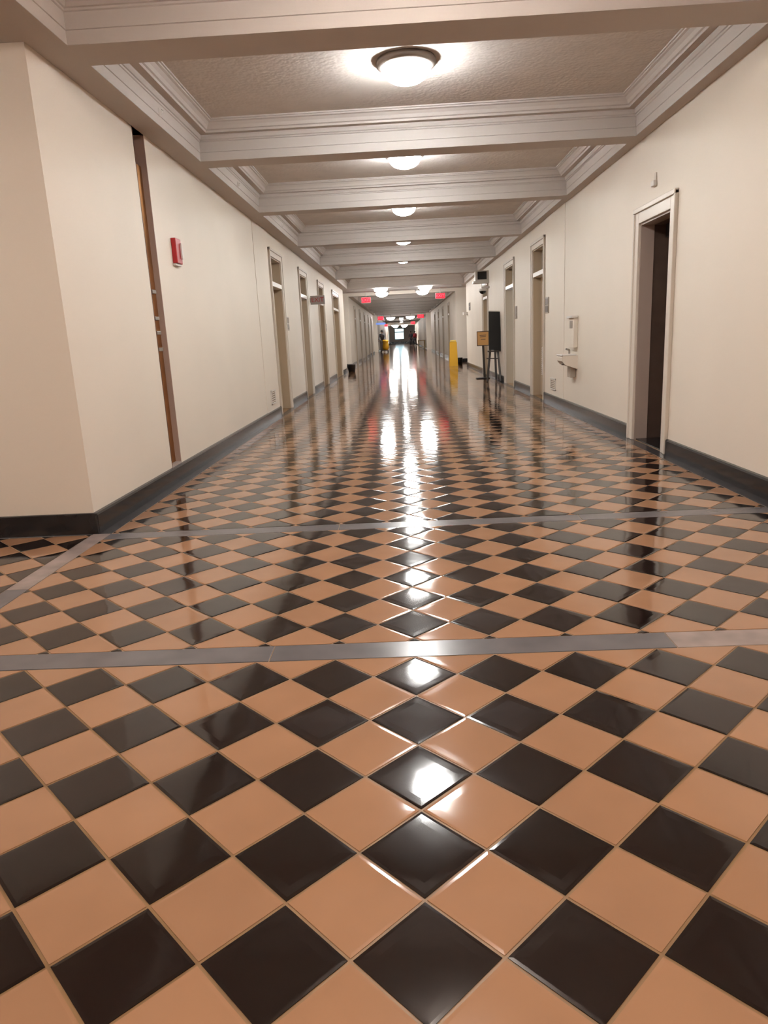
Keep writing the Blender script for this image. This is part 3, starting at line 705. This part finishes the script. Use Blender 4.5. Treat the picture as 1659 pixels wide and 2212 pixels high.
def skin(name, chain, m, parent, lv=1):
    # chain: {key:(pos, radius, parent_key)}
    keys = list(chain); idx = {k: i for i, k in enumerate(keys)}
    me = bpy.data.meshes.new(name)
    me.from_pydata([chain[k][0] for k in keys], [(idx[chain[k][2]], idx[k]) for k in keys if chain[k][2]], [])
    o = bpy.data.objects.new(name, me); C.objects.link(o)
    md = o.modifiers.new('skin', 'SKIN')
    sv = me.skin_vertices
    if not sv:
        bm = bmesh.new(); bm.from_mesh(me); bm.verts.layers.skin.verify(); bm.to_mesh(me); bm.free(); sv = me.skin_vertices
    for k in keys:
        r = chain[k][1]; r = r if isinstance(r, tuple) else (r, r)
        sv[0].data[idx[k]].radius = r
    sv[0].data[0].use_root = True
    md2 = o.modifiers.new('sub', 'SUBSURF'); md2.levels = lv; md2.render_levels = lv
    dg = bpy.context.evaluated_depsgraph_get(); me2 = bpy.data.meshes.new_from_object(o.evaluated_get(dg))
    o.modifiers.clear(); o.data = me2
    me2.materials.clear(); me2.materials.append(MATS[m])
    me2.polygons.foreach_set('use_smooth', [True] * len(me2.polygons))
    o.parent = parent; return o
def person(loc, rz, label, top, legs, stride=0.14, lean=0.0, arm=0.0):
    p = empty('person', loc); p.rotation_euler = (0, 0, rz); tag(p, label, 'person')
    L = lean
    ch = {'pel': ((0, 0, 0.95), (0.15, 0.11), None), 'wa': ((0, L * 0.3, 1.12), (0.14, 0.10), 'pel'), 'chest': ((0, L * 0.7, 1.33), (0.17, 0.115), 'wa'), 'neckb': ((0, L, 1.47), 0.07, 'chest'), 'neck': ((0, L * 1.1, 1.53), 0.05, 'neckb'),
          'head': ((0, L * 1.25 + 0.015, 1.62), (0.075, 0.09), 'neck'), 'crown': ((0, L * 1.3, 1.72), (0.06, 0.07), 'head')}
    for s_, k in ((1, 'l'), (-1, 'r')):
        f = stride * s_
        ch['hip' + k] = ((s_ * 0.09, 0, 0.88), 0.085, 'pel'); ch['kn' + k] = ((s_ * 0.095, f * 0.6 + 0.03, 0.49), 0.058, 'hip' + k)
        ch['an' + k] = ((s_ * 0.095, f, 0.085), 0.04, 'kn' + k); ch['toe' + k] = ((s_ * 0.105, f + 0.16, 0.035), 0.033, 'an' + k)
        ch['sh' + k] = ((s_ * 0.18, L, 1.42), 0.058, 'chest'); ch['el' + k] = ((s_ * 0.235, L - f * 0.4 + arm * 0.1, 1.13), 0.042, 'sh' + k)
        ch['wr' + k] = ((s_ * 0.235, L - f * 0.2 + 0.1 + arm * 0.3, 0.92 + arm * 0.12), 0.03, 'el' + k); ch['ha' + k] = ((s_ * 0.23, L + 0.14 + arm * 0.36 - f * .2, 0.83 + arm * 0.12), (0.022, 0.04), 'wr' + k)
        for q in range(4):
            ch[f'f{q}{k}'] = ((s_ * 0.228, L + 0.115 + q * 0.02 + arm * 0.38 - f * .2, 0.755 + arm * 0.12 + 0.008 * abs(q - 1.5)), 0.009, 'ha' + k)
        ch[f'th{k}'] = ((s_ * 0.20, L + 0.2 + arm * 0.36 - f * .2, 0.81 + arm * 0.12), 0.010, 'ha' + k)
    body = skin('body', ch, 'skin', p)
    grow = lambda keys, d: {k: (ch[k][0], tuple(r + d for r in (ch[k][1] if isinstance(ch[k][1], tuple) else (ch[k][1],) * 2)), ch[k][2] if ch[k][2] in keys else None) for k in keys}
    skin('jacket', grow(['pel', 'wa', 'chest', 'neckb', 'shl', 'ell', 'wrl', 'shr', 'elr', 'wrr'], 0.022), top, p)
    skin('trousers', grow(['pel', 'hipl', 'knl', 'anl', 'hipr', 'knr', 'anr'], 0.02), legs, p)
    h = MB().lathe([(0.0005, 0.115), (0.05, 0.105), (0.085, 0.07), (0.1, 0.02), (0.095, -0.04), (0.08, -0.06)], 0, L * 1.3 - 0.012, 1.66, 16); h.obj('hair', 'hair', p, True)
    for s_ in (-1, 1):
        MB().lathe([(0.0005, 0.0), (0.008, 0.002), (0.01, 0.01), (0.0005, 0.014)], s_ * 0.03, L * 1.25 + 0.1, 1.635, 8, 'y').obj('eye', 'hair', p)
    return p
person((-1.55, 60.2, 0), R(165), 'stooped person in dark grey clothes beside the yellow cart, far left', 'cloth_grey', 'cloth_dark', 0.05, 0.12, 0.6)
person((1.15, 92, 0), R(178), 'person in black walking beside the red clad one, far right', 'cloth_dark', 'cloth_dark', 0.16)
person((1.62, 90, 0), R(150), 'person in a dark red top near the far right wall', 'cloth_red', 'cloth_dark', 0.12)
t = empty('janitor_cart', (-1.25, 59.4, 0)); tag(t, 'cleaning cart with a bulging yellow bag, far left', 'cart')
rel(MB().bbox(-1.75, -1.10, 59.1, 59.7, 0.12, 0.17, 0.01), t, 'cart_deck', 'greybag')
rel(MB().lathe([(0.0005, 0.16), (0.2, 0.18), (0.27, 0.35), (0.24, 0.62), (0.2, 0.72), (0.25, 0.85), (0.22, 0.95), (0.0005, 0.98)], -1.32, 59.4, 0, 18), t, 'yellow_bag', 'yellow', True)
rel(MB().bbox(-1.75, -1.56, 59.15, 59.65, 0.17, 0.9, 0.02), t, 'cart_body', 'greybag')
rel(MB().tube([(-1.72, 59.2, 0.9), (-1.80, 59.2, 1.05), (-1.80, 59.6, 1.05), (-1.72, 59.6, 0.9)], 0.015), t, 'push_handle', 'greybag')
for x in (-1.7, -1.15):
    for y in (59.16, 59.64):
        rel(MB().lathe([(0.0, -0.02), (0.06, -0.02), (0.06, 0.02), (0.0, 0.02)], x, y, 0.06, 14, 'y'), t, 'wheel', 'black')
bpy.context.view_layer.update()
